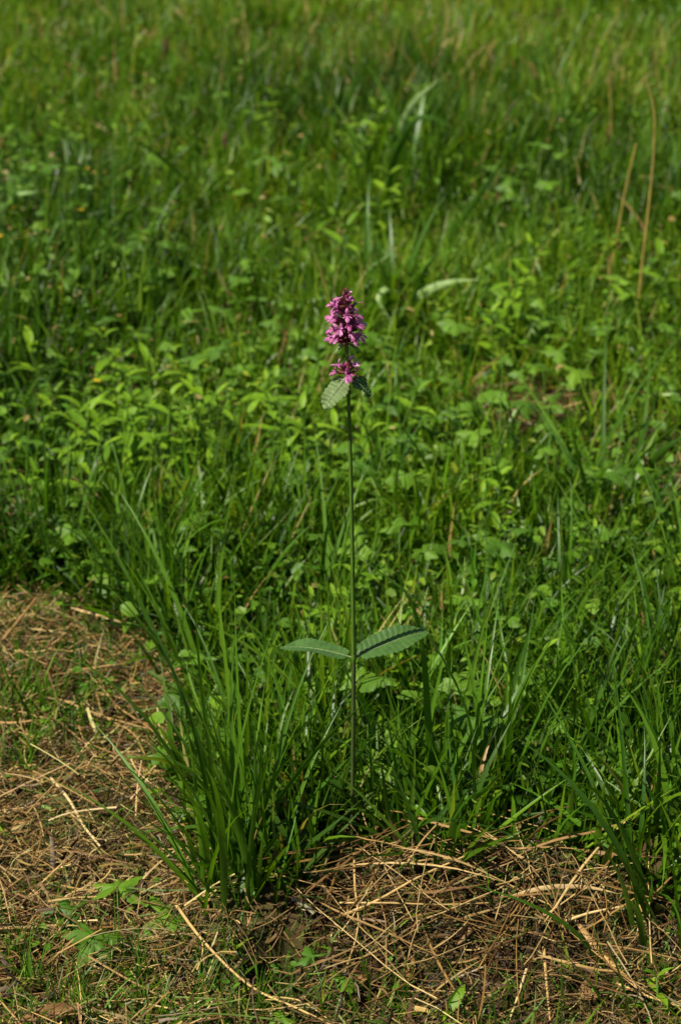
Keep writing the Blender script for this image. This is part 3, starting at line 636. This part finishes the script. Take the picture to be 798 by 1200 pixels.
straw('pale straw end poking out among the coarse blades', [(752,1060),(768,1046),(786,1028)], .0014, lifts=[.02,.04,.07])
straw('broad faded straw leaf sliding down the end of the heap', [(670,1072),(690,1100),(715,1128),(760,1170)], .003, flat=True, width=.0055, lift=.020)
straw('yellow green straw lying at the foot of the coarse blades', [(722,1152),(760,1168),(805,1182)], .0013, lift=.018)
straw('kinked pale straw standing by the flower stem foot', [(415,1000),(416,1040),(420,1085),(404,1140)], .0012, lifts=[.03,.035,.03,.015])
straw('long tan straw bent at a joint on the mown patch', [(114,812),(122,838),(155,858),(172,888)], .0014, lift=.022, n=12)
straw('tan straw slanting out of the mown patch by the edge tuft', [(116,795),(135,825),(165,846),(192,865)], .0015, lift=.024, n=12)
straw('thick pale straw lying slantwise on the mown patch', [(60,912),(80,935),(100,970),(118,992)], .0018, lift=.02)
straw('pair of tan stalks leaning together at the mown patch edge', [(2,752),(22,728),(44,700)], .0022, lifts=[.02,.04,.07])
straw('flat straw with a brown tip lying among the tall grass', [(478,930),(500,945),(530,965)], .0010, lifts=[.06,.04,.02])
straw('bare tan twig leaning over the heap crest', [(478,1010),(495,985),(513,965)], .0013, lifts=[.02,.03,.05])
straw('pale stalk laid across the tall grass foot', [(318,942),(345,928),(382,915)], .0011, lifts=[.03,.035,.04])
RS = np.random.default_rng(9)
HL = [((215,1075),'by the foot of the edge tuft'),((300,1075),'above the dark hollow'),((330,1140),'beside the dark hollow'),((300,1180),'by the long pale split straw'),((415,1040),'at the flower stem foot'),((470,1040),'along the long golden straw'),
      ((560,1000),'on the crest of the heap'),((480,1110),'around the grey-brown dead leaf'),((430,1170),'at the short grass under the heap'),((570,1080),'below the bluish crossing blade'),((660,1040),'by the reddish flattened straw'),
      ((600,1150),'beside the golden leaning straw'),((650,1160),'beside the pale straight straw'),((700,1120),'on the broad faded straw leaf'),((750,1060),'at the coarse blades'),((690,1180),'by the curled brown leaf'),
      ((30,730),'by the leaning pair of stalks'),((130,760),'under the meadow edge'),((150,850),'by the jointed tan straw'),((90,950),'by the thick slanting straw'),((180,940),'beside the low bending blade'),((30,860),'in the greener regrowth'),((30,1000),'on the open thatch'),((120,1060),'by the lone lobed plant'),((60,1110),'at the short grass edge')]
M['straw_many'] = leaf_mat('cut_stalk', ramp=[(.085,.040,.010),(.17,.092,.024),(.27,.16,.045),(.46,.32,.13),(.12,.056,.014),(.20,.115,.032)], rough=.6, spec=.25, trans=.08, tint=(1.1,.9,.6), vary=.35, scale=150)
def many_straws(n, poly, label, group, liftr, Lr):
    c = 0
    xs = [p[0] for p in poly]; ys = [p[1] for p in poly]
    while c < n:
        px, py = RS.uniform(min(xs), max(xs)), RS.uniform(min(ys), max(ys))
        if not inpoly(np.array([px]), np.array([py]), poly)[0]: continue
        L = math.exp(RS.uniform(math.log(Lr[0]), math.log(Lr[1]))); p = gp(px, py); az = RS.normal(.25, .9)
        if math.hypot((p[0]+.05)/.04, (p[1]-1.398)/.035) < 1.35: continue
        ln = lying_lines(p[0:1], p[1:2], np.array([L]), np.array([az]), RS.normal(0, .35, 1), RS.uniform(*liftr, 1), RS.normal(0, .10, 1), 7)[0]
        if RS.random() < .65: V, F = tube(ln + np.cumsum(RS.normal(0, .0009, ln.shape), 0)*np.array([1, 1, .4]), RS.uniform(.0004, .0009), .0004, 7, 4)
        else: V, F = ribbon(ln, RS.uniform(.0014, .0028), RS.normal(0, .5), 8, .4, 3.0, .4, True)
        one('dry_straw', V, F, M['straw_many'], label+' '+min(HL, key=lambda q: (q[0][0]-px)**2+((q[0][1]-py)*1.5)**2)[1], 'straw', group); c += 1
many_straws(150, [(290,1060),(440,1005),(600,980),(740,1050),(780,1110),(700,1200),(420,1200),(290,1110)], 'dry cut straw', 'straws on the heap', (.018, .040), (.05, .16))
many_straws(110, [(0,720),(120,740),(220,810),(205,950),(250,1060),(240,1130),(0,1130)], 'thin dry straw', 'straws on the mown patch', (.008, .024), (.04, .11))
M['gold'] = leaf_mat('golden_stalk', color=(.34,.25,.06), rough=.6, spec=.25, trans=.08, tint=(1.1,.9,.6), vary=.3, scale=60)
def stalk(label, pts, r, mat='gold', dy=0, name='dry_stalk', cat='stalk'):
    b = gp(*pts[0]); q = [b+np.array([0, 0, -.01])]+[at(x, y, b[1]+dy*(i+1)/(len(pts)-1)) for i, (x, y) in enumerate(pts[1:])]
    V, F = tube(q, r, r*.7, 14, 6); return one(name, V, F, M[mat], label, cat, base=q[0])
stalk('tall dry golden stalk with a bent tip in the far meadow', [(745,382),(752,310),(760,240),(766,170),(765,120),(756,92)], .0019)
stalk('short dry golden stalk leaning beside the tall dry stalk', [(710,335),(722,280),(733,220),(745,168)], .0016)
stalk('thin brown stalk standing in the far meadow', [(716,205),(716,150),(714,90)], .0013)

# dead leaves
def dead(px, py, L, W, d, label):
    v, f = leaf_grid(L, W, 12, lance, 0, 0, .8, .5, .12, 0, px); p = gp(px, py, .016)
    o = obj('dead_leaf', mesh_np('dead_leaf', v, np.array(f), M['brown'])); o.matrix_world = Matrix.Translation(Vector(p)) @ basis(d, (0, -.4, 1)); tag(o, label, 'dead leaf')
dead(20, 1200, .060, .011, (1, .35, .22), 'long rust-brown dead leaf curling over the short grass')
dead(680, 1172, .026, .018, (.7, .6, .25), 'small curled brown dead leaf below the straw heap')
dead(478, 1150, .035, .010, (.1, 1, .2), 'narrow grey-brown dead leaf standing in the straw heap')
dead(412, 1150, .018, .013, (.8, .5, .1), 'little round brown dead leaf by the short grass under the heap')
dead(488, 885, .022, .014, (1, .2, .3), 'pale withered leaf caught in the tall grass')

# ------------------------------------------------------------------ herbs with broad leaves
def herb(name, p, parts, label, cat, group=None, rot=0, s=1.0):
    e = empty(name, p, label, cat, group); e.rotation_euler.z = rot; e.scale = (s, s, s)
    for nm, me, mat4 in parts:
        o = obj(nm, me, e); o.matrix_local = mat4
    return e
def mk_buttercup(seed, n=5, h=(.03, .08), rad=(.016, .024), lobes=3):
    rr = np.random.default_rng(seed); out = []
    for i in range(n):
        a = 2*math.pi*(i+rr.uniform(-.3, .3))/n; hh = rr.uniform(*h); r = rr.uniform(.015, .05)
        tip = np.array([math.cos(a)*r, math.sin(a)*r, hh])
        V, F = tube([(0, 0, -.008), (tip[0]*.35, tip[1]*.35, hh*.7), tip], .0009, .0007, 6, 4); out.append(('petiole', mesh_np('petiole', V, F, M['stem']), Matrix()))
        v, f = palmate(rr.uniform(*rad), lobes, 40, int(rr.integers(99))); me = mesh_py('leaf', v, f, M['herb'])
        out.append(('leaf', me, Matrix.Translation(Vector(tip)) @ basis((math.cos(a), math.sin(a), -.15), (math.cos(a)*.15+rr.normal(0, .2), math.sin(a)*.15-.15+rr.normal(0, .2), 1))))
    return out
def mk_low(seed, n=7, Lr=(.012, .020)):
    rr = np.random.default_rng(seed); out = []
    for i in range(n):
        a = 2*math.pi*(i+rr.uniform(-.4, .4))/n; L = rr.uniform(*Lr); r = rr.uniform(.004, .030); z = rr.uniform(.012, .06)
        v, f = leaf_grid(L, L*rr.uniform(.6, .85), 6, oval, 0, 0, .5, .25, .05, 0, seed+i, nv=1); 
        ped = tube([(0, 0, -.006), (math.cos(a)*r*.4, math.sin(a)*r*.4, z*.7), (math.cos(a)*r, math.sin(a)*r, z)], .0006, .0005, 4, 3)
        V, F, mi = join((ped[0], ped[1].tolist(), 1))
        B = Matrix.Translation((math.cos(a)*r, math.sin(a)*r, z)) @ basis((math.cos(a), math.sin(a), rr.normal(.0, .3)), (rr.normal(0, .3), rr.normal(-.1, .3), 1))
        vv = np.array([B @ Vector(q) for q in v]); V, F, mi = join((ped[0], ped[1].tolist(), 1), (vv, f, 0))
        out.append(('leaf', mesh_py('leaf', V, F, [M['herb'], M['stem']], mi), Matrix()))
    return out
def mk_upright(seed, pairs=4, H=.10, Lr=(.024, .042)):
    rr = np.random.default_rng(seed); out = []; lx, ly = rr.normal(0, .015, 2)
    V, F = tube([(0, 0, -.008), (lx*.3, ly*.3, H*.5), (lx, ly, H)], .0014, .0009, 7, 5); out.append(('stem', mesh_np('stem', V, F, M['stem']), Matrix()))
    for k in range(pairs):
        f_ = .25+.75*k/(pairs-1); a0 = k*1.57+rr.normal(0, .3); z = H*f_
        for s in (0, math.pi):
            a = a0+s+rr.normal(0, .15); L = rr.uniform(*Lr)*(1-.35*(f_ > .9)); el = rr.uniform(.15, .6)+(.6 if k == pairs-1 else 0)
            v, f = leaf_grid(L, L*rr.uniform(.24, .36), 8, lance, 0, 0, rr.uniform(.5, 1.1), .3, .04, 0, seed+k, nv=1)
            me = mesh_np('leaf', v, np.array(f), M['lime'])
            out.append(('leaf', me, Matrix.Translation((lx*f_, ly*f_, z)) @ basis((math.cos(a), math.sin(a), el), (-math.cos(a)*el, -math.sin(a)*el, 1))))
    return out
but = [mk_buttercup(100+i, 3+i % 3) for i in range(5)]; low = [mk_low(200+i, 6+i % 4) for i in range(8)]; upr = [mk_upright(300+i, 3+i % 3, .07+.02*(i % 3)) for i in range(6)]
herb('lobed_leaf_plant', gp(140, 1095), mk_buttercup(501, 4, (.020, .034), (.026, .034), 5), 'small plant of three-lobed leaves alone on the dry thatch', 'herb', rot=1.2)
herb('lobed_leaf_plant', gp(700, 925), mk_buttercup(502, 5, (.05, .085), (.028, .038)), 'large bright plant of lobed leaves in the tall grass', 'herb')
herb('lobed_leaf_plant', gp(345, 925), mk_buttercup(503, 4, (.04, .06), (.026, .034)), 'lobed leaf plant half hidden between edge tuft and flower stem', 'herb')
herb('lobed_leaf_plant', gp(262, 850), mk_buttercup(504, 4, (.03, .06), (.018, .026)), 'lobed leaf plant behind the upright blades of the edge tuft', 'herb')
herb('lobed_leaf_plant', gp(382, 1185), mk_buttercup(505, 3, (.015, .03), (.014, .020)), 'little lobed leaf plant below the dark hollow', 'herb')
herb('lobed_leaf_plant', gp(475, 600), mk_buttercup(506, 5, (.04, .07), (.03, .042)), 'broad pale lobed leaf plant in the meadow beside the stem', 'herb')
herb('upright_leafy_plant', gp(640, 870), mk_upright(507, 3, .09, (.03, .045)), 'bright yellow-green leafy shoot in the tall grass', 'herb')
herb('upright_leafy_plant', gp(432, 860), mk_upright(508, 4, .08, (.03, .05)), 'bright leafy shoot under the middle leaves of the flower', 'herb')
herb('upright_leafy_plant', gp(770, 1195), mk_upright(509, 3, .03, (.018, .028)), 'leafy green shoot below the coarse blades by the heap', 'herb')
herb('upright_leafy_plant', gp(515, 1195), mk_upright(510, 2, .02, (.03, .045)), 'flat green leafy shoot at the foot of the straw heap', 'herb')
RH = np.random.default_rng(40)
def not_bare(a, b): return 1-.9*sparse(a, b)
def herbs(n, protos, name, label, group, wfun, ymin=-10, ymax=1000, srange=(.8, 1.3), allow_mown=False):
    c = 0
    while c < n:
        px, py = RH.uniform(-30, 828), ymin+(ymax-ymin)*RH.random()
        if RH.random() > (wfun(np.array([px]), np.array([py]))*(1 if allow_mown else not_bare(np.array([px]), np.array([py]))))[0]: continue
        p = gp(px, py)
        if mown(p[0:1], p[1:2])[0] != allow_mown: continue
        if abs(p[0]-STX) < .04 and STY-.14 < p[1] < STY+.03: continue
        sc_ = RH.uniform(*srange); q_ = (sc_-srange[0])/(srange[1]-srange[0]); herb(name, p, protos[RH.integers(len(protos))], ('large ' if q_ > .66 else 'small ' if q_ < .33 else '')+label+' '+near(px, py), 'herb', group, RH.uniform(0, 6.28), sc_); c += 1
herbs(110, but, 'lobed_leaf_plant', 'green lobed-leaf plant', 'lobed leaf plants in the meadow', lambda a, b: .15+.85*leafy(a, b), 150, 1000)
herbs(120, low, 'low_leafy_plant', 'low oval-leaved plant', 'low leafy plants in the meadow', lambda a, b: .06+.94*leafy(a, b), 180, 640, (.7, 1.2))
herbs(60, low, 'low_leafy_plant', 'low oval-leaved plant under tall grass', 'low leafy plants in the tall grass', lambda a, b: .3+.7*leafy(a, b), 640, 1000)
herbs(16, low, 'low_leafy_plant', 'tiny oval-leaved sprout', 'leafy plants on the mown patch', lambda a, b: .1+ell(a,b,70,830,110,70)+ell(a,b,150,1170,230,50)+ell(a,b,100,710,120,30), 690, 1200, (.35, .65), True)
herbs(90, upr, 'upright_leafy_plant', 'upright yellow-green leafy shoot', 'leafy shoots in the meadow', lambda a, b: .03+ell(a,b,110,560,200,70)+.5*ell(a,b,360,560,120,50)+.3*ell(a,b,640,400,120,60)+.3*ell(a,b,430,200,80,100), 120, 650, (.8, 1.35))
herbs(24, upr, 'upright_leafy_plant', 'upright leafy shoot half hidden in grass', 'leafy shoots in the tall grass', lambda a, b: .5+0*a, 660, 980, (.6, 1.0))

# small leaves of ground cover, too many to count
x, y = scatter(110000, -1.5, 1.5, 1.5, 5.0, lambda x, y: np.where(mown(x, y), .02, np.where(y < 2.2, .6, .20+.38*leafy(*proj(x, y)))*(1-.8*sparse(*proj(x, y)))*(np.abs(x) < .36*y)*(.3+.9*noise(x*12, y*12, 71))))
N = len(x); L = R.uniform(.007, .017, N); z = terr(x, y)+R.uniform(.006, .075, N)*(.5+noise(x*9, y*9, 72)); a = R.uniform(0, 6.283, N); el = R.normal(0, .35, N)
d = np.stack([np.cos(a)*np.cos(el), np.sin(a)*np.cos(el), np.sin(el)], -1); s = np.stack([-np.sin(a), np.cos(a), R.normal(0, .35, N)], -1); nn = np.cross(d, s)
P0 = np.stack([x, y, z], -1); w = L*R.uniform(.14, .32, N)
def pt(u, v, h): return P0 + d*(L*u)[:, None] + s*(w*v)[:, None] + nn*(L*h)[:, None]
V = np.stack([pt(0, 0, 0), pt(.35, 1, .10), pt(.45, 0, 0), pt(.35, -1, .10), pt(.8, .75, .03), pt(1, 0, -.12), pt(.8, -.75, .03)], 1)
b = (np.arange(N)*7)[:, None]
F = np.concatenate([b+np.array([0, 2, 1, 1]), b+np.array([0, 3, 2, 2])]); 
F3 = np.concatenate([b+np.array(q) for q in ([0,2,1],[0,3,2],[1,2,4],[2,5,4],[2,3,6],[2,6,5])])
col = pick(N, x, y, warm=.5)
o = obj('ground_cover', mesh_np('ground_cover', V, F3, M['cover'], np.repeat(col, 7, axis=0))); tag(o, 'small green leaves of ground cover between the grass blades', 'ground cover', kind='stuff')

# small yellow flowers and dark seed heads in the far meadow
def yellow(px, py, h, label):
    b = gp(px, py); e = empty('yellow_flower', b, label, 'flower', 'small yellow flowers')
    V, F = tube([(0, 0, -.01), (.004, 0, h*.5), (0, 0, h)], .001, .0008, 6, 5); obj('stem', mesh_np('stem', V, F, M['stem']), e)
    for k in range(5):
        v, f = leaf_grid(.0055, .0055, 5, oval, 0, 0, -.5, .2, 0, 0, k, nv=1); o = obj('petal', mesh_np('petal', v, np.array(f), M['yellow']), e)
        aa = k*1.2566; o.matrix_local = Matrix.Translation((0, 0, h)) @ basis((math.cos(aa), math.sin(aa), .3), (-math.cos(aa)*.3, -math.sin(aa)*.3, 1))
for px, py in [(105,252),(8,290),(98,302),(5,335),(118,510)]: yellow(px, py, .075, 'small yellow flower on a thin stalk in the meadow')
def seedhead(px, py, tx, ty, label):
    b = gp(px, py); t = at(tx, ty, b[1])-b; e = empty('seed_head_stalk', b, label, 'seed head')
    V, F = tube([(0, 0, -.01), t*.5+np.array([.006, 0, 0]), t], .0012, .001, 8, 5); obj('stem', mesh_np('stem', V, F, M['stem']), e)
    hd = [t+np.array([0, 0, q]) for q in (-.004, .006, .016, .026)]; V, F = tube(hd, .0042, .0042, 9, 8); c = (V[:, 2]-t[2]+.004)/.030
    k = np.sqrt(np.clip(1-(2*c-1)**2, .02, 1)); V[:, :2] = t[:2]+(V[:, :2]-t[:2])*k[:, None]; obj('head', mesh_np('head', V, F, M['seed']), e)
seedhead(268, 250, 264, 172, 'dark plantain seed head on a thin stalk in the far meadow')
seedhead(198, 120, 194, 62, 'brown plantain seed head standing farthest back in the meadow')
print('blades', n1, n2, n3, 'tris', sum(len(o.data.polygons) for o in C.objects if o.type == 'MESH')*2)
